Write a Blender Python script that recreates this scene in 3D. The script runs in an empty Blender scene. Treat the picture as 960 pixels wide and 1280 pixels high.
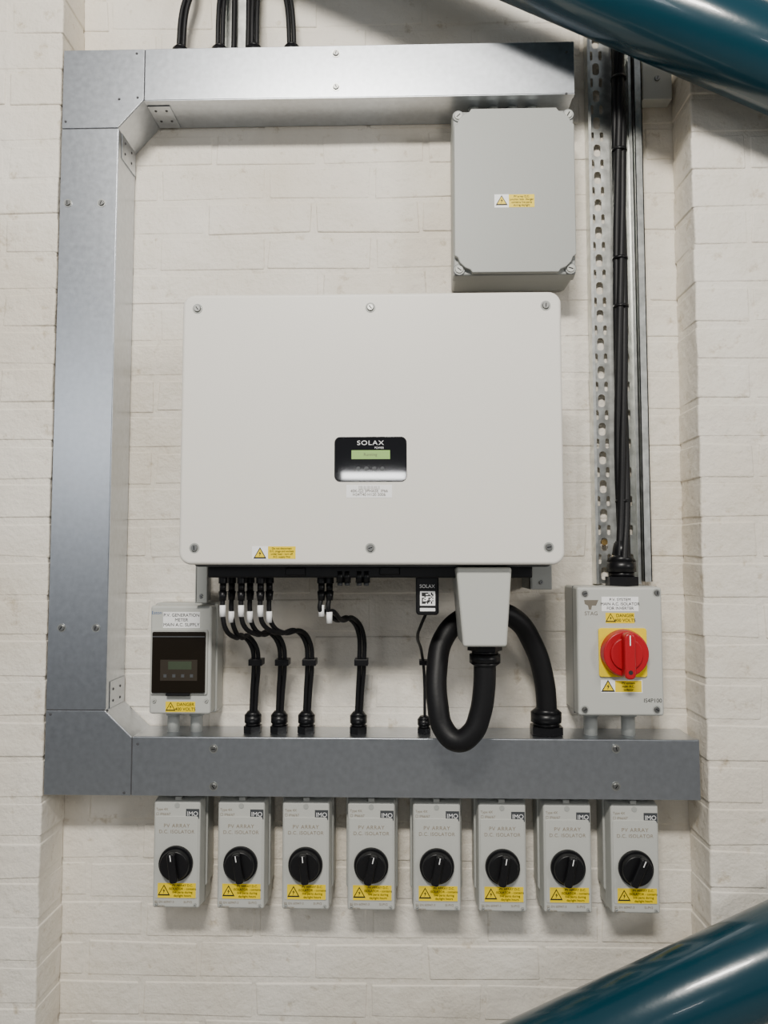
import bpy, bmesh, math, random
from mathutils import Vector, Euler, Matrix
random.seed(7)
D=1.5; CAMZ=1.5; F=924.0
R=Euler((math.radians(93.5),0,math.radians(1.5))).to_matrix()
C=Vector((0,-D,CAMZ))
def P(px,py,d):
    """photo measurement -> point on the real plane standing d metres off the wall"""
    v=R@Vector(((px-480)/F,-(py-640)/F,-1)); t=(D-d)/v.y
    return C+v*t
def S(d): return (D-d)/F
def rect(x0,y0,x1,y1,d):
    ym=(y0+y1)/2; xm=(x0+x1)/2
    return (P(x0,ym,d).x,P(x1,ym,d).x,P(xm,y1,d).z,P(xm,y0,d).z)
# ---------------- materials
def mat(name,col,rough=.5,metal=0,bump=0,bscale=50,var=0,vscale=8,spec=.5,stretch=None,coat=0,emit=0):
    m=bpy.data.materials.new(name); m.use_nodes=True; nt=m.node_tree; b=nt.nodes['Principled BSDF']
    b.inputs['Base Color'].default_value=(*col,1); b.inputs['Roughness'].default_value=rough
    b.inputs['Metallic'].default_value=metal; b.inputs['Specular IOR Level'].default_value=spec
    b.inputs['Coat Weight'].default_value=coat
    if emit:
        b.inputs['Emission Color'].default_value=(*col,1); b.inputs['Emission Strength'].default_value=emit
    tc=nt.nodes.new('ShaderNodeTexCoord'); mp=nt.nodes.new('ShaderNodeMapping')
    nt.links.new(tc.outputs['Object'],mp.inputs[0])
    if stretch: mp.inputs['Scale'].default_value=stretch
    if var:
        n=nt.nodes.new('ShaderNodeTexNoise'); n.inputs['Scale'].default_value=vscale; n.inputs['Detail'].default_value=6
        nt.links.new(mp.outputs[0],n.inputs[0])
        r=nt.nodes.new('ShaderNodeMapRange'); r.inputs[1].default_value=.3; r.inputs[2].default_value=.7
        nt.links.new(n.outputs[0],r.inputs[0])
        x=nt.nodes.new('ShaderNodeMix'); x.data_type='RGBA'
        nt.links.new(r.outputs[0],x.inputs[0])
        x.inputs[6].default_value=(*[c*(1-var) for c in col],1); x.inputs[7].default_value=(*[min(1,c*(1+var)) for c in col],1)
        nt.links.new(x.outputs[2],b.inputs['Base Color'])
        r2=nt.nodes.new('ShaderNodeMapRange'); r2.inputs[3].default_value=rough*.92; r2.inputs[4].default_value=min(1,rough*1.08)
        nt.links.new(n.outputs[0],r2.inputs[0]); nt.links.new(r2.outputs[0],b.inputs['Roughness'])
    if bump:
        n=nt.nodes.new('ShaderNodeTexNoise'); n.inputs['Scale'].default_value=bscale; n.inputs['Detail'].default_value=5
        nt.links.new(mp.outputs[0],n.inputs[0])
        bp=nt.nodes.new('ShaderNodeBump'); bp.inputs['Strength'].default_value=bump; bp.inputs['Distance'].default_value=.003
        nt.links.new(n.outputs[0],bp.inputs['Height']); nt.links.new(bp.outputs[0],b.inputs['Normal'])
    return m
def paint_mat():
    m=bpy.data.materials.new('painted_brick'); m.use_nodes=True; nt=m.node_tree; b=nt.nodes['Principled BSDF']
    L=nt.links.new; N=nt.nodes.new
    tc=N('ShaderNodeTexCoord'); b.inputs['Roughness'].default_value=.5; b.inputs['Specular IOR Level'].default_value=.35
    n1=N('ShaderNodeTexNoise'); n1.inputs['Scale'].default_value=3; n1.inputs['Detail'].default_value=8
    n2=N('ShaderNodeTexNoise'); n2.inputs['Scale'].default_value=28; n2.inputs['Detail'].default_value=8; n2.inputs['Roughness'].default_value=.65
    n3=N('ShaderNodeTexNoise'); n3.inputs['Scale'].default_value=110; n3.inputs['Detail'].default_value=5
    n4=N('ShaderNodeTexNoise'); n4.inputs['Scale'].default_value=9; n4.inputs['Detail'].default_value=3
    for n in(n1,n2,n3,n4): L(tc.outputs['Object'],n.inputs[0])
    cr=N('ShaderNodeValToRGB'); cr.color_ramp.elements[0].position=.35; cr.color_ramp.elements[1].position=.62
    cr.color_ramp.elements[0].color=(.74,.67,.56,1); cr.color_ramp.elements[1].color=(.86,.81,.72,1)
    L(n1.outputs[0],cr.inputs[0])
    c2=N('ShaderNodeValToRGB'); c2.color_ramp.elements[0].position=.27; c2.color_ramp.elements[1].position=.41
    c2.color_ramp.elements[0].color=(.56,.49,.38,1); c2.color_ramp.elements[1].color=(1,1,1,1)
    L(n2.outputs[0],c2.inputs[0])
    mx=N('ShaderNodeMix'); mx.data_type='RGBA'; mx.blend_type='MULTIPLY'; mx.inputs[0].default_value=.8
    L(cr.outputs[0],mx.inputs[6]); L(c2.outputs[0],mx.inputs[7]); L(mx.outputs[2],b.inputs['Base Color'])
    def B(n,st,di,prev=None):
        q=N('ShaderNodeBump'); q.inputs['Strength'].default_value=st; q.inputs['Distance'].default_value=di; L(n.outputs[0],q.inputs['Height'])
        if prev: L(prev.outputs[0],q.inputs['Normal'])
        return q
    q=B(n4,.6,.014); q=B(n2,.75,.007,q); q=B(n3,.5,.0022,q); L(q.outputs[0],b.inputs['Normal'])
    return m
M_brick=paint_mat()
M_galv=mat('galvanised_steel',(.52,.545,.58),.33,1,bump=.03,bscale=400,var=.07,vscale=90)
M_galv2=mat('bright_galvanised',(.60,.61,.58),.34,1,bump=.1,bscale=60,var=.2,vscale=60)
M_seam=mat('seam_shadow_gap',(.06,.06,.065),.7)
M_screw=mat('screw_steel',(.32,.32,.31),.35,1)
M_white=mat('inverter_white',(.78,.755,.695),.42,bump=.05,bscale=400,var=.012,vscale=3)
M_lgrey=mat('light_grey_plastic',(.50,.505,.47),.42,bump=.04,bscale=300)
M_iso=mat('isolator_plastic',(.43,.435,.405),.42,bump=.03,bscale=300)
M_jb=mat('junction_box_grey',(.36,.37,.35),.45,bump=.05,bscale=300)
M_dgrey=mat('dark_cast_metal',(.08,.085,.09),.5,.3)
M_black=mat('black_plastic',(.006,.006,.007),.35,spec=.35)
M_rub=mat('black_cable_sheath',(.006,.006,.007),.5,bump=.1,bscale=200,spec=.3)
M_gloss=mat('black_glass',(.004,.004,.005),.04,coat=.3)
M_win=mat('smoked_window',(.012,.009,.006),.12,spec=.35)
M_met=mat('meter_behind_glass',(.035,.028,.02),.3)
M_lcd=mat('lcd_green',(.25,.42,.12),.3,emit=.3)
M_yel=mat('label_yellow',(.9,.66,.0),.4)
M_wh=mat('label_white',(.95,.95,.95),.45)
M_red=mat('red_plastic',(.42,.006,.014),.33)
M_teal=mat('teal_gloss_paint',(.003,.036,.055),.22,bump=.12,bscale=25,coat=.25)
M_txt=mat('print_black',(.012,.012,.012),.6)
M_txg=mat('print_grey',(.16,.14,.11),.6)
M_txf=mat('print_faint',(.27,.22,.16),.6)
M_plate=mat('brand_plate_grey',(.05,.055,.06),.5)
M_txw=mat('print_white',(.8,.8,.8),.5)
M_cop=mat('brass',(.6,.4,.15),.3,1)
M_floor=mat('concrete_floor',(.30,.295,.28),.7,bump=.3,bscale=20,var=.2)
# ---------------- builders
col=bpy.context.scene.collection
def empty(name,loc):
    e=bpy.data.objects.new(name,None); e.empty_display_size=.05; e.location=loc; col.objects.link(e); return e
def link(o,parent,m):
    col.objects.link(o)
    if m: o.data.materials.append(m)
    if parent:
        o.parent=parent; o.matrix_parent_inverse=Matrix.Translation(parent.location).inverted()
    return o
def smooth(me):
    for p in me.polygons: p.use_smooth=True
def bev(o,w,seg=3):
    if w>0:
        b=o.modifiers.new('bevel','BEVEL'); b.width=w; b.segments=seg; b.limit_method='ANGLE'; b.angle_limit=math.radians(35)
        b.harden_normals=True; smooth(o.data)
def prism(name,pts,d0,d1,m,parent,bw=0,seg=3,pts2=None):
    """pts in (x,z); extruded from d0 (back) to d1 (front) off the wall"""
    n=len(pts); pts2=pts2 or pts
    a=sum(pts[i][0]*pts[(i+1)%n][1]-pts[(i+1)%n][0]*pts[i][1] for i in range(n))
    if a<0: pts=pts[::-1]; pts2=pts2[::-1]
    vs=[(x,-d0,z) for x,z in pts]+[(x,-d1,z) for x,z in pts2]
    fs=[tuple(range(n))[::-1],tuple(range(n,2*n))]+[(i,(i+1)%n,n+(i+1)%n,n+i) for i in range(n)]
    me=bpy.data.meshes.new(name); me.from_pydata(vs,[],fs); 
    bm=bmesh.new(); bm.from_mesh(me); bmesh.ops.recalc_face_normals(bm,faces=bm.faces); bm.to_mesh(me); bm.free()
    o=bpy.data.objects.new(name,me); link(o,parent,m); bev(o,bw,seg); return o
def box(name,r,d0,d1,m,parent,bw=0,seg=3,taper=0):
    x0,x1,z0,z1=r
    p=[(x0,z0),(x1,z0),(x1,z1),(x0,z1)]; t=taper
    p2=[(x0+t,z0+t),(x1-t,z0+t),(x1-t,z1-t),(x0+t,z1-t)]
    return prism(name,p,d0,d1,m,parent,bw,seg,p2)
def rr(r,rad,n=6):
    x0,x1,z0,z1=r; out=[]
    for cx,cz,a0 in((x1-rad,z1-rad,0),(x0+rad,z1-rad,90),(x0+rad,z0+rad,180),(x1-rad,z0+rad,270)):
        for i in range(n+1):
            a=math.radians(a0+90*i/n); out.append((cx+rad*math.cos(a),cz+rad*math.sin(a)))
    return out
def ins(r,t): return (r[0]+t,r[1]-t,r[2]+t,r[3]-t)
def cyl(name,p0,p1,r,m,parent,r2=None,n=32,bw=0):
    p0=Vector(p0);p1=Vector(p1); r2=r if r2 is None else r2
    me=bpy.data.meshes.new(name); bm=bmesh.new()
    bmesh.ops.create_cone(bm,cap_ends=True,segments=n,radius1=r,radius2=r2,depth=(p1-p0).length)
    q=Vector((0,0,1)).rotation_difference((p1-p0).normalized())
    bmesh.ops.transform(bm,matrix=Matrix.Translation((p0+p1)/2)@q.to_matrix().to_4x4(),verts=bm.verts)
    bm.to_mesh(me); bm.free()
    o=bpy.data.objects.new(name,me); link(o,parent,m)
    if bw: bev(o,bw,2)
    elif n>8:
        for p in me.polygons: p.use_smooth=len(p.vertices)==4
    return o
def tube(name,pts,r,m,parent):
    cu=bpy.data.curves.new(name,'CURVE'); cu.dimensions='3D'; s=cu.splines.new('BEZIER'); s.bezier_points.add(len(pts)-1)
    for bp,p in zip(s.bezier_points,pts):
        bp.co=p; bp.handle_left_type=bp.handle_right_type='AUTO'
    cu.bevel_depth=r; cu.bevel_resolution=6; cu.resolution_u=14; cu.use_fill_caps=True
    o=bpy.data.objects.new(name,cu); return link(o,parent,m)
def text(name,s,x,z,d,size,m,parent,al='CENTER',sp=1,sx=1):
    cu=bpy.data.curves.new(name,'FONT'); cu.body=s; cu.size=size; cu.align_x=al; cu.align_y='CENTER'; cu.space_character=sp
    cu.extrude=.0001
    o=bpy.data.objects.new(name,cu); link(o,parent,m)
    o.rotation_euler=(math.pi/2,0,0); o.location=(x,-d-.0003,z); o.scale=(sx,1,1); return o
def screw(name,x,z,d,r,parent,m=None,slot=True):
    cyl(name,(x,-d,z),(x,-d-.003,z),r,m or M_screw,parent,r*.8,24)
    if slot:
        a=random.random()*3; k=r*.12
        pts=[]
        for sx,sz in((-1,-1),(1,-1),(1,1),(-1,1)):
            u,v=sx*r*.55,sz*k; pts.append((x+u*math.cos(a)-v*math.sin(a),z+u*math.sin(a)+v*math.cos(a)))
        prism(name+'_slot',pts,d+.003,d+.0034,M_black,parent)
def tri(name,x,z,h,d,parent):
    def T(s): return [(x-s*.58,z-s*.45),(x+s*.58,z-s*.45),(x,z+s*.55)]
    prism(name+'_border',T(h),d,d+.0003,M_txt,parent); prism(name+'_fill',T(h*.72),d+.0003,d+.0005,M_yel,parent)
    b=h*.2
    prism(name+'_bolt',[(x+b*.3,z+b*1.1),(x-b*.6,z-b*.1),(x-b*.05,z-b*.1),(x-b*.35,z-b*1.5),(x+b*.6,z+b*.25),(x+b*.05,z+b*.25)],d+.0005,d+.0007,M_txt,parent)
def wlabel(name,px,d,parent,lines,tri_on=True,bg=None,trix=.17,col=None,sx=1):
    r=rect(*px,d); box(name,r,d,d+.0004,bg or M_yel,parent)
    w=r[1]-r[0]; h=r[3]-r[2]
    if tri_on: tri(name+'_triangle',r[0]+w*trix,(r[2]+r[3])/2,h*.85,d+.0005,parent)
    n=len(lines); cx=(r[0]+r[1])/2+(w*.17 if tri_on else 0)
    for i,l in enumerate(lines):
        text(name+f'_text_{i+1}',l,cx,r[3]-h*(i+.5)/n*.9-h*.05,d+.0006,h/n*.85,col or M_txt,parent,sx=sx)
def gland(name,p,up,r,parent,m=None,L=.028):
    """p = base point at surface, up = +1/-1 direction along z"""
    m=m or M_black; x,y,z=p
    def c(k,z0,z1,a,b,n): cyl(name+k,(x,y,z+up*z0*L),(x,y,z+up*z1*L),a,m,parent,b,n)
    c('_nut',0,.3,r*1.12,r*1.12,6); c('_body',.3,.45,r*.85,r*.85,24); c('_cap',.45,.8,r,r,12); c('_dome',.8,1,r,r*.6,24)
# ---------------- brick walls
BH=.0655; MJ=.0095; BL=.215
def bricks(name,x0,x1,z0,z1,yf,depth,anchor,outdir=0,parent=None):
    vs=[];fs=[]
    def add(a,b,c,e,yy):
        k=len(vs); j=lambda s:random.uniform(-s,s); 
        for yv in(yy,yf+depth):
            for X,Z in((a,c),(b,c),(b,e),(a,e)): vs.append((min(max(X+j(.003),x0),x1),yv+(j(.0010) if yv==yy else 0),Z+j(.0028)))
        fs.extend([(k,k+1,k+2,k+3),(k+7,k+6,k+5,k+4),(k+4,k+5,k+1,k),(k+1,k+5,k+6,k+2),(k+2,k+6,k+7,k+3),(k+3,k+7,k+4,k)])
    row=0; z=z0
    while z<z1:
        off=(0 if row%2 else .5)*(BL+MJ)+random.uniform(-.01,.01)
        if outdir==0:
            x=anchor-off-math.ceil((anchor-x0)/(BL+MJ))*(BL+MJ)
            while x<x1:
                a=max(x,x0); b=min(x+BL,x1)
                if b-a>.02: add(a,b,z,z+BH,yf+random.uniform(0,.0012))
                x+=BL+MJ
        else:
            s=BL if row%2 else .1025; x=anchor
            while x0<=x<=x1:
                b=x+outdir*s; a_,b_=sorted((x,min(max(b,x0),x1)))
                if b_-a_>.02: add(a_,b_,z,z+BH,yf+random.uniform(0,.0012))
                x=b+outdir*MJ; s=BL
        z+=BH+MJ; row+=1
    rec=.0023
    k=len(vs)
    mx0,mx1=x0,x1
    if outdir==1: mx0+=rec
    if outdir==-1: mx1-=rec
    for yv in(yf+rec,yf+depth-.001):
        for X,Z in((mx0,z0),(mx1,z0),(mx1,z),(mx0,z)): vs.append((X,yv,Z))
    fs.extend([(k,k+1,k+2,k+3),(k+7,k+6,k+5,k+4),(k+4,k+5,k+1,k),(k+1,k+5,k+6,k+2),(k+2,k+6,k+7,k+3),(k+3,k+7,k+4,k)])
    me=bpy.data.meshes.new(name); me.from_pydata(vs,[],fs)
    bm=bmesh.new(); bm.from_mesh(me); bmesh.ops.recalc_face_normals(bm,faces=bm.faces); bm.to_mesh(me); bm.free()
    o=bpy.data.objects.new(name,me); link(o,parent,M_brick); bev(o,.0040,3); return o
XL=P(62,640,.1).x; XR=P(876,640,.1).x
bricks('wall_back',XL-.05,XR+.05,0,3.3,0,.11,.05)
bricks('brick_pier',XL-1.6,XL,0,3.3,-.1,.1,XL,-1)
bricks('brick_pier',XR,XR+1.6,0,3.3,-.1,.1,XR,1)
fl=bpy.data.meshes.new('floor'); fl.from_pydata([(-6,-14,0),(6,-14,0),(6,.1,0),(-6,.1,0)],[],[(0,1,2,3)])
link(bpy.data.objects.new('floor',fl),None,M_floor)
# ---------------- trunking
T=empty('cable_trunking',P(110,640,.05)); dT=.1
vx0=P(67,560,dT).x; vx1=P(138,560,dT).x
tz1=P(400,58,dT).z; tz0=P(400,121,dT).z; txr=P(718,90,dT).x
bz1=P(480,924,dT).z; bz0=P(480,996.5,dT).z; bxr=P(875,960,dT).x
gx=P(180,125,dT).x; gx2=P(165,925,dT).x; gz=P(140,160,dT).z; gz2=P(140,888,dT).z
pts=[(vx0,bz0),(bxr,bz0),(bxr,bz1),(gx2,bz1),(vx1,gz2),(vx1,gz),(gx,tz0),(txr,tz0),(txr,tz1),(vx0,tz1)]
prism('body',pts,.001,dT-.002,M_galv,T,.0012,2)
g=.0010
def lid(n,p): prism(n,p,dT-.002,dT,M_galv,T,.0008,2)
lid('corner_lid_top',[(vx0-.001,gz+g),(vx1,gz+g),(gx-g,tz0),(gx-g,tz1+.001),(vx0-.001,tz1+.001)])
lid('corner_lid_bottom',[(vx0-.001,bz0-.001),(gx2-g,bz0-.001),(gx2-g,bz1),(vx1,gz2-g),(vx0-.001,gz2-g)])
lid('lid_top',[(gx+g,tz0-.001),(txr,tz0-.001),(txr,tz1+.001),(gx+g,tz1+.001)])
lid('lid_bottom',[(gx2+g,bz0-.001),(bxr,bz0-.001),(bxr,bz1+.001),(gx2+g,bz1+.001)])
lid('lid_side',[(vx0-.001,gz2+g),(vx1+.001,gz2+g),(vx1+.001,gz-g),(vx0-.001,gz-g)])
for n_,p_ in (('seam_top',(gx-g,gx+g,tz0,tz1)),('seam_bottom',(gx2-g,gx2+g,bz0,bz1)),('seam_side_upper',(vx0,vx1,gz-g,gz+g)),('seam_side_lower',(vx0,vx1,gz2-g,gz2+g))):
    box(n_,p_,dT-.003,dT-.0014,M_seam,T)
box('lip_top',(gx+.002,txr,tz0-.0022,tz0-.0002),dT-.014,dT-.001,M_galv,T)
box('lip_bottom',(gx2+.002,bxr,bz1+.0002,bz1+.0022),dT-.014,dT-.001,M_galv,T)
box('lip_side',(vx1+.0002,vx1+.0022,gz2+.002,gz-.002),dT-.014,dT-.001,M_galv,T)
box('coupler_top',(gx,gx+.045,tz0-.0022,tz0-.0004),.006,dT-.02,M_galv,T)
box('coupler_side',(vx1+.0004,vx1+.0022,gz-.05,gz),.006,dT-.02,M_galv,T)
box('coupler_low',(vx1+.0004,vx1+.0022,gz2,gz2+.05),.006,dT-.02,M_galv,T)
for i,(a,b) in enumerate([(420,67),(420,109),(85,254),(127,254),(77,785),(120,785),(267,936),(267,983),(770,936),(770,983)]):
    p=P(a,b,dT); cyl(f'washer_{i}',(p.x,-dT,p.z),(p.x,-dT-.001,p.z),.0082,M_galv2,T); screw(f'lid_screw_{i}',p.x,p.z,dT+.001,.0062,T)
for i,(a,b) in enumerate([(171,67),(82,152),(149,130),(172,128),(63,893),(134,888),(155,991),(168,918),(708,65),(708,117)]):
    p=P(a,min(max(b,65),991),dT)
    if (a,b)==(149,130) or (a,b)==(172,128): p=P(a,b-6,dT)
    if (a,b)==(168,918): p=P(172,930,dT)
    cyl(f'rivet_{i}',(p.x,-dT,p.z),(p.x,-dT-.0012,p.z),.0026,M_seam,T,.002,12)
for i,(dd,k) in enumerate([(.03,.012),(.03,.034),(.065,.012),(.065,.034)]):
    cyl(f'side_rivet_{i}',(vx1+.002,-dd,gz-k),(vx1+.0035,-dd,gz-k),.003,M_seam,T,.002,12)
    cyl(f'under_rivet_{i}',(gx+k,-dd,tz0-.002),(gx+k,-dd,tz0-.0035),.003,M_seam,T,.002,12)
    cyl(f'low_rivet_{i}',(vx1+.002,-dd,gz2+k),(vx1+.0035,-dd,gz2+k),.003,M_seam,T,.002,12)
# ---------------- inverter
I=empty('solar_inverter',P(463,540,.15))
dI=.27
r=rect(225.5,366,704,706,dI)
rb=ins(rect(235,372,694,700,dI),.0)
prism('heat_sink_body',rr((rb[0],rb[1],rb[2]-.012,rb[3]-.01),.01),.035,dI-.04,M_dgrey,I,.004)
prism('cover_rim',rr(ins(r,.004),.016),dI-.045,dI-.022,M_lgrey,I,.003)
prism('front_cover',rr(r,.021,8),dI-.03,dI,M_white,I,.006,4)
for i in range(22):
    x=rb[0]+.02+i*(rb[1]-rb[0]-.04)/21
    box(f'fin_{i}',(x-.0015,x+.0015,rb[2]+.02,rb[3]-.004),.02,.036,M_dgrey,I)
for i,(a,b) in enumerate([(247,386),(463,384.5),(682,382),(243,685),(463,685),(686,684)]):
    p=P(a,b,dI); cyl(f'screw_recess_{i}',(p.x,-dI,p.z),(p.x,-dI-.0006,p.z),.0085,M_jb,I,.0085)
    screw(f'cover_screw_{i}',p.x,p.z,dI+.0005,.0062,I)
rd=rect(418,546,508.5,602,dI)
prism('display_panel',rr(rd,.01),dI,dI+.0015,M_gloss,I,.0006,2)
p=P(463,554,dI); text('display_brand',"SOLAX",p.x,p.z,dI+.0016,.0105,M_txw,I,sp=1.15,sx=1.25)
p=P(474,560,dI); text('display_sub',"POWER",p.x,p.z,dI+.0016,.0045,M_txw,I)
box('lcd',rect(439.5,563,487.5,574,dI),dI+.0015,dI+.002,M_lcd,I)
p=P(463,568.5,dI); text('lcd_text',"Running",p.x,p.z,dI+.002,.007,M_txg,I)
for i in range(4):
    p=P(448+i*10,586,dI); cyl(f'display_button_{i}',(p.x,-dI-.0015,p.z),(p.x,-dI-.002,p.z),.0036,M_dgrey,I)
rl=rect(433,606,490,622,dI); box('serial_label',rl,dI,dI+.0004,M_wh,I)
for k in range(3):
    text(f'serial_text_{k}',["||||:||.|||:||.|||.||","40K-G2 3PHASE  IP66","H34T40 H120 5006"][k],(rl[0]+rl[1])/2,rl[3]-.0045-k*.006,dI+.0005,.0068,M_txg,I)
box('warning_white',rect(315,683,336,699,dI),dI,dI+.0003,M_wh,I)
p=P(325,691,dI); tri('warning_triangle',p.x,p.z-.001,.019,dI+.0003,I)
wlabel('warning_label',(335,683,369.5,698.5),dI,I,["Do not disconnect","D.C. plugs and sockets","under load - turn off","A.C. supply first"],False)
ru=rect(262,704,664,722,.2); box('underside_panel',ru,.06,.215,M_black,I,.003)
def foot(n,x0,x1,y1):
    q=rect(x0,700,x1,y1,.10); box(n+'_plate',q,.085,.1,M_jb,I,.002); box(n+'_web',(q[0],q[0]+.004,q[2],q[3]),.0,.1,M_jb,I,.001)
    c=P((x0+x1)/2,y1-9,.1); screw(n+'_bolt',c.x,c.z,.1,.004,I)
foot('bracket_left',244,259,754); foot('bracket_right',663,690,737)
q=rect(244,500,690,520,.03); box('wall_bracket',q,.0,.035,M_galv,I)
for i,(a,b) in enumerate([(370,716),(487,715)]):
    q=rect(a-13,b-7,a+13,b+4,.21); box(f'blank_plug_{i}',q,.17,.218,M_black,I,.003)
for i,a in enumerate([425,434,449,458]):
    p=P(a,714,.21); cyl(f'spare_socket_{i}',p,p+Vector((0,0,-.02)),.0065,M_black,I); cyl(f'spare_cap_{i}',p+Vector((0,0,-.02)),p+Vector((0,0,-.025)),.0045,M_dgrey,I)
a0=P(570,709,.25);a1=P(640,709,.25);a2=P(634,809,.25);a3=P(579,809,.25)
prism('terminal_cover',[(a0.x,a0.z),(a1.x,a1.z),(a2.x,a2.z),(a3.x,a3.z)],.125,.25,M_lgrey,I,.005)
pg=P(606,809,.19); 
gland('ac_gland',(pg.x,-.19,a2.z),-1,.027,I,L=.042)
# ---------------- AC flexible cable loop
A=empty('armoured_supply_cable',P(600,850,.15))
path=[Vector((pg.x,-.19,a2.z-.03)),P(605,862,.19),P(600,893,.19),P(590,916,.19),P(572,926,.185),P(555,912,.175),P(547,880,.165),P(546,838,.145),P(555,797,.12),P(580,772,.1),P(612,764,.09),P(643,773,.08),P(666,805,.065),P(680,850,.055),P(684,895,.05)]
tube('sheath',path,.0195,M_rub,A)
pb=P(683,918,.05); gland('trunk_gland',(pb.x,-.05,bz1+.001),1,.0295,A,L=.05)
# ---------------- dongle
W=empty('wifi_dongle',P(534,740,.2))
q=rect(520,709,548.5,769,.205); prism('case',rr(q,.006),.175,.205,M_black,W,.003)
q2=rect(525,739,544,757,.205); box('qr_label',q2,.205,.2055,M_wh,W)
n=9; cs=(q2[1]-q2[0]-.006)/n
for i in range(n):
    for j in range(n):
        if random.random()<.5 or (i<3 and j<3 and (i,j)!=(1,1)) :
            x=q2[0]+.003+i*cs; z=q2[3]-.0025-j*cs*.95
            box(f'qr_{i}_{j}',(x,x+cs,z-cs*.95,z),.2055,.2057,M_txt,W)
p=P(534,733,.205); text('case_brand',"SOLAX",p.x,p.z,.2055,.0085,M_txw,W)
box('status_label',rect(525,760,544,764,.205),.205,.2055,M_wh,W)
cyl('collar',P(534,706,.19),P(534,712,.19),.012,M_black,W)
tube('data_cable',[P(532,768,.19),P(526,782,.17),P(522,795,.14),P(527,815,.08),P(530,840,.055),P(531,895,.05)],.0028,M_rub,W)
p=P(530,918,.05); gland('data_gland',(p.x,-.05,bz1+.001),1,.0125,W,L=.032)
box('cable_clip',rect(524,825,536,831,.06),.045,.068,M_black,W,.001)
# ---------------- DC cables
for (xa,xb,xd,dip) in [(279,290,316,792),(302,313,349,788),(326,337,383,786),(402,412,448,770)]:
    E=empty('solar_string_cable',P(xd,830,.1))
    gp=P(xd,918,.05)
    for k,xx in enumerate((xa,xb)):
        dd=.2-.025*k if xd<440 else .19
        t=P(xx,708,dd)
        def dn(z): return t+Vector((0,0,-z))
        cyl(f'plug_{k}',dn(0),dn(.03),.0078,M_black,E,bw=.001); cyl(f'plug_neck_{k}',dn(.03),dn(.044),.0058,M_black,E)
        cyl(f'plug_nut_{k}',dn(.044),dn(.060),.0076,M_black,E,.006,12)
        cyl(f'id_sleeve_{k}',dn(.068+.012*k),dn(.088+.012*k),.0052,M_wh,E)
        s=.0045*(1 if k else -1)
        a=P(xx+3,dip-6,dd*.97); pth=[dn(.05),dn(.08),a, P((xx*2+xd)/3+3,dip+5,dd*.8), P(xd-9,dip+3,.1)+Vector((s,0,0)), P(xd+2,dip+18,.075)+Vector((s,0,0)),P(xd+4,830,.065)+Vector((s,0,0)),P(xd+2,865,.055)+Vector((s*.9,0,0)),Vector((gp.x+s*.8,-.05,bz1+.02))]
        tube(f'cable_{k}',pth,.0043,M_rub,E)
    c=rect(xd-5,824,xd+12,832,.075); box('cable_clip',c,.05,.08,M_black,E,.001)
    cyl('gland_left',(gp.x,-.05,bz1),(gp.x,-.05,bz1+.004),.0175,M_black,E,n=6)
    gland('gland',(gp.x,-.05,bz1+.001),1,.0165,E,L=.04)
# ---------------- junction box
J=empty('junction_box',P(640,250,.05)); dJ=.1
q=rect(565.5,136,720,344,dJ); 
box('base',ins(q,.003),0,dJ-.03,M_jb,J,.006,taper=-.001)
box('lid',q,dJ-.032,dJ-.003,M_jb,J,.004,taper=.002)
x0,x1,z0,z1=ins(q,.003); c=.034;e=.022
def cor(sx,sz,X,Z):   # concave notch with 45deg cut around each lid screw
    return [(X-sx*c,Z),(X-sx*(c-.004),Z-sz*.006),(X-sx*(c-.014),Z-sz*.010),(X-sx*.010,Z-sz*(c-.014)),(X-sx*.006,Z-sz*(c-.004)),(X,Z-sz*c)]
pp=cor(1,1,x1,z1)+cor(1,-1,x1,z0)[::-1]+cor(-1,-1,x0,z0)+cor(-1,1,x0,z1)[::-1]
prism('lid_panel',pp,dJ-.003,dJ+.008,M_jb,J,.002)
for i,(sx,sz) in enumerate([(x0+.0095,z0+.0095),(x1-.0095,z0+.0095),(x0+.0095,z1-.0095),(x1-.0095,z1-.0095)]):
    cyl(f'lid_screw_ring_{i}',(sx,-dJ+.003,sz),(sx,-dJ+.0012,sz),.0112,M_dgrey,J)
    cyl(f'lid_screw_seat_{i}',(sx,-dJ+.003,sz),(sx,-dJ+.0005,sz),.0102,M_jb,J); screw(f'lid_screw_{i}',sx,sz,dJ-.001,.0085,J,M_lgrey)
for i,a in enumerate([592,616,640,664]):
    p=P(a,140,.05); cyl(f'conduit_stub_{i}',(p.x,-.05,q[3]-.004),(p.x,-.05,tz0),.012,M_jb,J); cyl(f'stub_ring_{i}',(p.x,-.05,q[3]),(p.x,-.05,q[3]+.008),.015,M_jb,J)
dl=dJ+.008
box('label_back',rect(618,243,636,259.5,dl),dl,dl+.0003,M_wh,J)
p=P(627,251,dl); tri('label_triangle',p.x,p.z,.020,dl+.0003,J)
wlabel('warning_label',(636,243,668,259),dl,J,["PV array D.C.","junction box. Danger","contains live parts","during daylight"],False)
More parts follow.
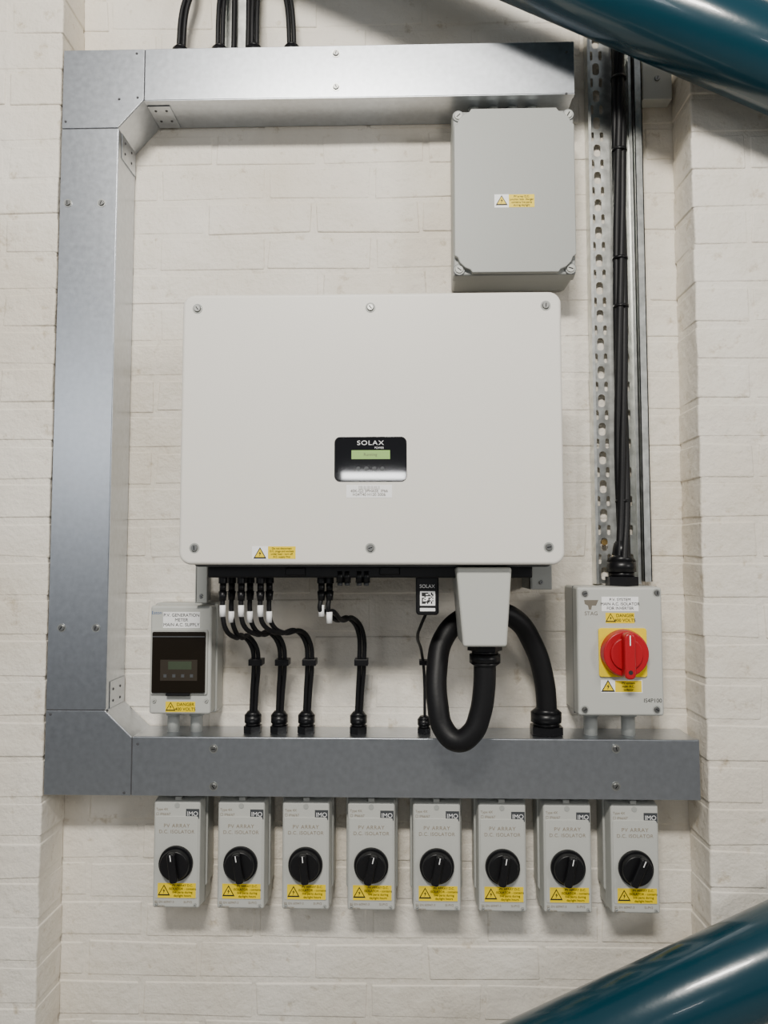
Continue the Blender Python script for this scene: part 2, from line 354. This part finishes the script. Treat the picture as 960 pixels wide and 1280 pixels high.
# ---------------- cable tray (perforated)
K=empty('perforated_cable_tray',P(765,400,.02)); dK=.012
kx0=P(737.5,400,dK).x; kx1=P(790,400,dK).x; kz0=P(760,730,.03).z; kz1=P(760,-140,dK).z
cu=bpy.data.curves.new('tray_base','CURVE'); cu.dimensions='2D'; cu.fill_mode='BOTH'; cu.extrude=.0006
def poly(pts):
    s=cu.splines.new('POLY'); s.points.add(len(pts)-1); s.use_cyclic_u=True
    for q_,(x,z) in zip(s.points,pts): q_.co=(x,z,0,1)
poly([(kx0,kz0),(kx1,kz0),(kx1,kz1),(kx0,kz1)])
zz=kz0+.02;i=0
while zz<kz1-.03:
    w=kx1-kx0
    for fx,vert in((.24,i%2==0),(.76,i%2==0)):
        cx=kx0+w*fx
        if vert: poly(rr((cx-.007,cx+.007,zz-.013,zz+.013),.0065,5))
        else:
            for u in(-.0095,.0095): poly(rr((cx+u-.0035,cx+u+.0035,zz-.010,zz+.010),.0034,4))
    zz+=.029; i+=1
o=bpy.data.objects.new('tray_base',cu); link(o,K,M_galv2); o.rotation_euler=(math.pi/2,0,0); o.location=(0,-dK,0)
fd=dK+.020
box('flange_left',(kx0-.0015,kx0,kz0,kz1),.002,fd,M_galv2,K); box('flange_lip_left',(kx0,kx0+.004,kz0,kz1),fd-.0015,fd,M_galv2,K)
box('flange_right',(kx1,kx1+.0015,kz0,kz1),.002,fd,M_galv2,K); box('flange_lip_right',(kx1-.004,kx1,kz0,kz1),fd-.0015,fd,M_galv2,K)
b=P(755,678,dK); cyl('fixing_bolt',(b.x,-dK,b.z),(b.x,-dK-.005,b.z),.0065,M_cop,K,n=6)
U=empty('strut_channel',P(797,400,.02)); sx0=kx1+.004
box('web',(sx0,sx0+.002,kz0+.005,kz1),.0,.041,M_galv2,U); box('face',(sx0,sx0+.016,kz0+.005,kz1),.039,.041,M_galv2,U); box('far_web',(sx0+.014,sx0+.016,kz0+.005,kz1),.0,.041,M_galv2,U)
V=empty('support_bracket',P(820,100,.02))
q=rect(803,72,840,124,.03); prism('plate',[(q[0],q[2]),(q[1],q[2]),(q[1],q[3]-.02),(q[1]-.02,q[3]),(q[0],q[3])],.0,.03,M_lgrey,V,.002)
screw('bolt',(q[0]+q[1])/2,(q[2]+q[3])/2,.03,.006,V)
# mains cable
Q=empty('mains_cable',P(775,400,.05))
base=[(779,700,.07),(779,640,.055),(777,560,.05),(776,450,.05),(775,330,.05),(774,230,.05),(773,130,.05),(772,50,.05),(771,-40,.05),(771,-130,.05)]
for k in range(4):
    pp=[]
    for j,(a,b_,d_) in enumerate(base):
        an=j*.8+k*math.pi/2; pp.append(P(a,b_,d_)+Vector((math.cos(an)*.0072,math.sin(an)*.006,0)))
    tube(f'core_{k}',pp,.0074,M_rub,Q)
for i,(a,b_) in enumerate([(779,628),(776,385),(775,325),(774,190),(773,100)]):
    p=P(a,b_,.05); cyl(f'cable_tie_{i}',p,p+Vector((0,0,.005)),.0152,M_black,Q)
# ---------------- red isolator
X=empty('rotary_isolator',P(770,815,.05)); dX=.105
q=rect(721,733,830,896,dX); 
box('base',ins(q,.001),0,dX-.03,M_iso,X,.005); box('cover',q,dX-.034,dX,M_lgrey,X,.005,taper=.0015)
box('cover_seam',ins(q,.0003),dX-.032,dX-.0308,M_dgrey,X)
for i,(a,b_) in enumerate([(731,742),(821,741),(731,887),(821,887)]):
    p=P(a,b_,dX); cyl(f'screw_seat_{i}',(p.x,-dX,p.z),(p.x,-dX-.0005,p.z),.0078,M_jb,X); screw(f'cover_screw_{i}',p.x,p.z,dX+.0005,.0055,X)
wlabel('title_label',(752,746,798,764),dX,X,["P.V. SYSTEM","MAIN A.C. ISOLATOR","FOR INVERTER"],False,M_wh)
prism('maker_logo',[(lambda v:(v.x,v.z))(P(*t,dX)) for t in((730,750),(748,750),(745,757),(740,757),(739,762),(736,762),(735,757),(731,755))],dX,dX+.0003,M_txg,X)
p=P(739,767,dX); text('maker_text',"STAG",p.x,p.z,dX,.010,M_txg,X)
wlabel('danger_label',(757,766,793,779),dX,X,["DANGER","400 VOLTS"],True)
box('caution_white',rect(751,850,803,866,dX),dX,dX+.0003,M_wh,X)
p=P(760,858,dX); tri('caution_triangle',p.x,p.z,.022,dX+.0003,X)
wlabel('caution_label',(769,851,802,865),dX+.0003,X,["PV system","main A.C.","isolator"],False)
p=P(816,876,dX); text('model_text',"IS4P100",p.x,p.z,dX,.0105,M_txt,X)
prism('yellow_plate',rr(rect(748,785,808,846,dX),.005),dX,dX+.004,M_yel,X,.001)
dk=dX+.004; p=P(779.5,816,dk)
cyl('knob_base',(p.x,-dk,p.z),(p.x,-dk-.018,p.z),.044,M_red,X,.041,48,bw=.002)
cyl('knob_ring',(p.x,-dk-.018,p.z),(p.x,-dk-.022,p.z),.030,M_red,X,.029,48,bw=.001)
hk=(p.x-.010,p.x+.010,p.z-.043,p.z+.04)
prism('knob_handle',rr(hk,.009),dk+.016,dk+.042,M_red,X,.004)
prism('knob_marker',[(p.x-.001,p.z+.018),(p.x+.001,p.z+.018),(p.x+.001,p.z+.036),(p.x-.001,p.z+.036)],dk+.042,dk+.0423,M_wh,X)
cyl('lock_hole',(p.x,-dk-.042,p.z-.03),(p.x,-dk-.0423,p.z-.03),.004,M_txt,X)
for i,a in enumerate([738,785]):
    p=P(a,900,.05); cyl(f'conduit_stub_{i}',(p.x,-.05,bz1),(p.x,-.05,q[2]+.004),.013,M_jb,X); cyl(f'stub_ring_{i}',(p.x,-.05,q[2]-.009),(p.x,-.05,q[2]),.0165,M_jb,X)
p=P(779,728,.07); gland('cable_gland',(p.x,-.06,q[3]-.001),1,.028,X,L=.06)
cyl('cable_boot',(p.x,-.06,q[3]+.05),(p.x+.001,-.06,q[3]+.085),.0185,M_black,X,.014)
# ---------------- breaker enclosure
G=empty('breaker_enclosure',P(226,825,.05)); dG=.085
q=rect(187,757,264,893,dG); prism('base',rr(ins(q,-.003),.006),0,.05,M_iso,G,.003); prism('cover',rr(q,.006),.048,dG,M_lgrey,G,.005)
q2=rect(190,788,259,867,dG); prism('window_frame',rr(ins(q2,-.0015),.004),dG-.001,dG+.004,M_iso,G,.001)
prism('window',rr(ins(q2,.002),.003),dG+.004,dG+.008,M_win,G,.0015)
box('window_hinge_bar',(q2[0]+.003,q2[1]-.003,q2[3]-.012,q2[3]-.010),dG+.008,dG+.009,M_dgrey,G)
box('meter_body',rect(202,824,248,850,dG),dG+.008,dG+.0083,M_met,G)
box('meter_screen',rect(212,826,241,836,dG),dG+.0083,dG+.0085,mat('meter_lcd',(.05,.065,.04),.3),G)
for k in range(4):
    p=P(208+k*11,844,dG); box(f'meter_button_{k}',(p.x-.003,p.x+.003,p.z-.003,p.z+.003),dG+.0083,dG+.0087,M_dgrey,G)
box('window_catch',(lambda z:(z[0]+.03,z[1]-.03,z[2]-.003,z[2]+.002))(q2),dG+.004,dG+.010,M_black,G,.001)
wlabel('title_label',(204,765,250,785),dG,G,["P.V. GENERATION","METER","MAIN A.C. SUPPLY"],False,M_wh)
p=P(196,766,dG); text('maker_text',"Eaton",p.x,p.z,dG,.0085,mat('print_blue',(.05,.12,.3)),G)
wlabel('danger_label',(207,877,244,890),dG,G,["DANGER","400 VOLTS"],True)
for i,(a,b_) in enumerate([(193,876),(258,876)]):
    p=P(a,b_,dG); screw(f'cover_screw_{i}',p.x,p.z,dG,.004,G,M_iso)
for i,a in enumerate([217,246]):
    p=P(a,900,.045); cyl(f'conduit_stub_{i}',(p.x,-.045,bz1),(p.x,-.045,q[2]+.004),.0115,M_jb,G); cyl(f'stub_ring_{i}',(p.x,-.045,q[2]-.009),(p.x,-.045,q[2]),.0145,M_jb,G)
# ---------------- DC isolators
dS=.082
cz=P(508,1071,dS).z; hh=.1005
for n_,cx_ in enumerate([220.5,301,382,464,546,628,709.5,794]):
    c0=P(cx_,1071,dS); cxw=c0.x; hw=.0465
    E=empty('dc_isolator_switch',Vector((cxw,-.04,cz)))
    q=(cxw-hw,cxw+hw,cz-hh,cz+hh)
    x0,x1,z0,z1=ins(q,-.003)
    prism('base',[(x0+.004,z0),(x1-.004,z0),(x1-.004,z0+.03),(x1,z0+.034),(x1,z1),(x0,z1),(x0,z0+.034),(x0+.004,z0+.03)],0,.046,M_iso,E,.003)
    box('cover',q,.047,dS,M_lgrey,E,.004,taper=.0025)
    prism('cover_panel',rr((q[0]+.006,q[1]-.006,q[2]+.02,q[3]-.03),.004),dS-.002,dS+.0012,M_lgrey,E,.0008)
    for k,(sx,sz) in enumerate([(q[1]-.010,q[2]+.009),(q[0]+.010,q[2]+.009)]):
        screw(f'cover_screw_{k}',sx,sz,dS,.0028,E,M_jb)
    cyl('top_screw',(cxw,-dS,q[3]-.010),(cxw,-dS-.001,q[3]-.010),.0048,M_jb,E)
    box('top_latch',(cxw-.006,cxw+.006,q[3]-.003,q[3]+.004),.05,dS-.006,M_iso,E,.001)
    kx=cxw; kz=cz-.0155; d0=dS+.0012
    cyl('knob_skirt',(kx,-d0,kz),(kx,-d0-.006,kz),.0325,M_black,E,.0315,48)
    cyl('knob_body',(kx,-d0-.006,kz),(kx,-d0-.016,kz),.029,M_black,E,.0265,48,bw=.002)
    aa=math.radians([8,10,6,-14,-12,-10,-12,-25][n_]); pts=[]
    for (u,v) in rr((-.0075,.0075,-.027,.027),.005,4): pts.append((kx+u*math.cos(aa)-v*math.sin(aa),kz+u*math.sin(aa)+v*math.cos(aa)))
    prism('knob_grip',pts,d0+.014,d0+.028,M_black,E,.003)
    mx=[(kx+u*math.cos(aa)-v*math.sin(aa),kz+u*math.sin(aa)+v*math.cos(aa)) for u,v in((-.0008,.014),(.0008,.014),(.0008,.025),(-.0008,.025))]
    prism('knob_mark',mx,d0+.028,d0+.0283,M_wh,E)
    dl=dS+.0012
    box('brand_plate',(cxw+.017,cxw+.042,cz+.066,cz+.084),dS,dS+.0005,M_plate,E)
    text('brand_text',"IMO",cxw+.0295,cz+.075,dS+.0005,.0115,M_txw,E)
    text('type_text',"Type 4X",cxw-.040,cz+.083,dS,.0065,M_txf,E,'LEFT'); text('rating_text',"□ IP66/67",cxw-.040,cz+.074,dS,.0065,M_txf,E,'LEFT')
    text('title_text',"PV ARRAY",cxw,cz+.053,dl,.0098,M_txf,E,sp=1.15); text('title_text_2',"D.C. ISOLATOR",cxw,cz+.042,dl,.009,M_txf,E,sp=1.1)
    text('note_text',"BS EN 60947-3",cxw-.040,cz-.087,dS,.006,M_txf,E,'LEFT'); text('note_text_2',"E-Series",cxw-.040,cz-.094,dS,.006,M_txf,E,'LEFT'); text('note_text_3',"SI-PV2",cxw+.015,cz-.087,dS,.006,M_txf,E,'LEFT')
    lx0,lx1,lz0,lz1=cxw-.034,cxw+.038,cz-.079,cz-.052
    box('warning_label',(lx0,lx1,lz0,lz1),dl,dl+.0004,M_yel,E)
    tri('warning_triangle',lx0+.012,(lz0+lz1)/2,.02,dl+.0005,E)
    for k,l in enumerate(["PV ARRAY D.C.","ISOLATOR - contains","live parts during","daylight hours"]): text(f'warning_text_{k}',l,lx0+.047,lz1-.004-k*.0062,dl+.0005,.0058,M_txt,E)
    for k,s in enumerate((-.02,.02)):
        cyl(f'conduit_stub_{k}',(cxw+s,-.05,q[3]-.002),(cxw+s,-.05,bz0),.012,M_iso,E); cyl(f'stub_ring_{k}',(cxw+s,-.05,q[3]+.001),(cxw+s,-.05,q[3]+.008),.0155,M_jb,E)
# ---------------- feed cables at top
ztop=tz1
for a,offs in [(226,14),(275,4),(318,2),(365,-8)]:
    E=empty('feed_cable',P(a,40,.05)); p=P(a,58,.05)
    gland('gland',(p.x,-.05,ztop+.001),1,.0165,E,L=.04)
    for s in(-.005,.005):
        tube('cable',[Vector((p.x+s,-.05,ztop+.03)),P(a+offs*.3,15,.05)+Vector((s,0,0)),P(a+offs,-20,.045)+Vector((s,0,0)),P(a+offs*1.2,-140,.04)+Vector((s,0,0))],.0048,M_rub,E)
E=empty('ladder_tray',P(298,0,.02)); q=rect(280,-130,322,60,.03)
box('rail_left',(q[0],q[0]+.003,ztop-.02,q[3]),.0,.04,M_galv2,E); box('rail_right',(q[1]-.003,q[1],ztop-.02,q[3]),.0,.04,M_galv2,E); box('base',(q[0]+.003,q[1]-.003,ztop-.02,q[3]),.006,.008,M_galv2,E)
for k in range(2):
    xx=q[0]+.018+k*.03; tube(f'tray_cable_{k}',[Vector((xx,-.02,ztop-.02)),Vector((xx+.003,-.022,ztop+.08)),Vector((xx,-.02,q[3]))],.0055,M_rub,E)
# ---------------- teal structural tubes (meet at a node to the right, lower one stands on the floor)
dp=.2; a1=P(640,-62,dp);a2_=P(960,74,dp);b1=P(650,1345,dp);b2=P(960,1201,dp)
va=(a2_-a1).normalized(); vb=(b2-b1).normalized()
sa=va.z/va.x; sb=vb.z/vb.x
xn=(b1.z-a1.z+sa*a1.x-sb*b1.x)/(sa-sb); node=Vector((xn,-dp,a1.z+sa*(xn-a1.x)))
def pipe(p,q):
    E=empty('steel_tube_brace',(p+q)/2); cyl('tube',p,q,.077,M_teal,E,n=96)
pipe(a1-va*.9,node); pipe(b1-vb*((b1.z+.03)/vb.z),node)
# ---------------- light
def area(n,loc,tgt,sx,sy,pw,colr):
    l=bpy.data.lights.new(n,'AREA'); l.shape='RECTANGLE'; l.size=sx; l.size_y=sy; l.energy=pw; l.color=colr
    o=bpy.data.objects.new(n,l); o.location=loc; o.rotation_euler=(Vector(tgt)-Vector(loc)).to_track_quat('-Z','Y').to_euler(); col.objects.link(o)
area('ceiling_light',(-.25,-2.5,3.35),(0,0,1.75),.8,.25,102,(1,.96,.885))
area('side_light',(2.6,-2.6,2.3),(0,0,1.6),.5,.5,27,(1,.97,.92))
area('distant_fill',(-2.7,-5.1,2.6),(-.4,0,1.6),.9,.6,15,(.92,.96,1))  # added soft fill, set where its reflection brightens the side trunking
area('display_glare_strip',(-.28,-6,2.27),(0,0,1.5),.6,.06,6,(1,1,1))  # added light strip, no known fixture; puts a glare bar on the display
w=bpy.data.worlds.new('w'); bpy.context.scene.world=w; w.use_nodes=True
w.node_tree.nodes['Background'].inputs[0].default_value=(.82,.85,.90,1); w.node_tree.nodes['Background'].inputs[1].default_value=.26
# ---------------- camera
cd=bpy.data.cameras.new('camera'); cam=bpy.data.objects.new('camera',cd); col.objects.link(cam)
cam.location=C; cam.rotation_euler=(math.radians(93.5),0,math.radians(1.5)); cd.sensor_width=36; cd.lens=36*F/1280; cd.clip_start=.02
bpy.context.scene.camera=cam
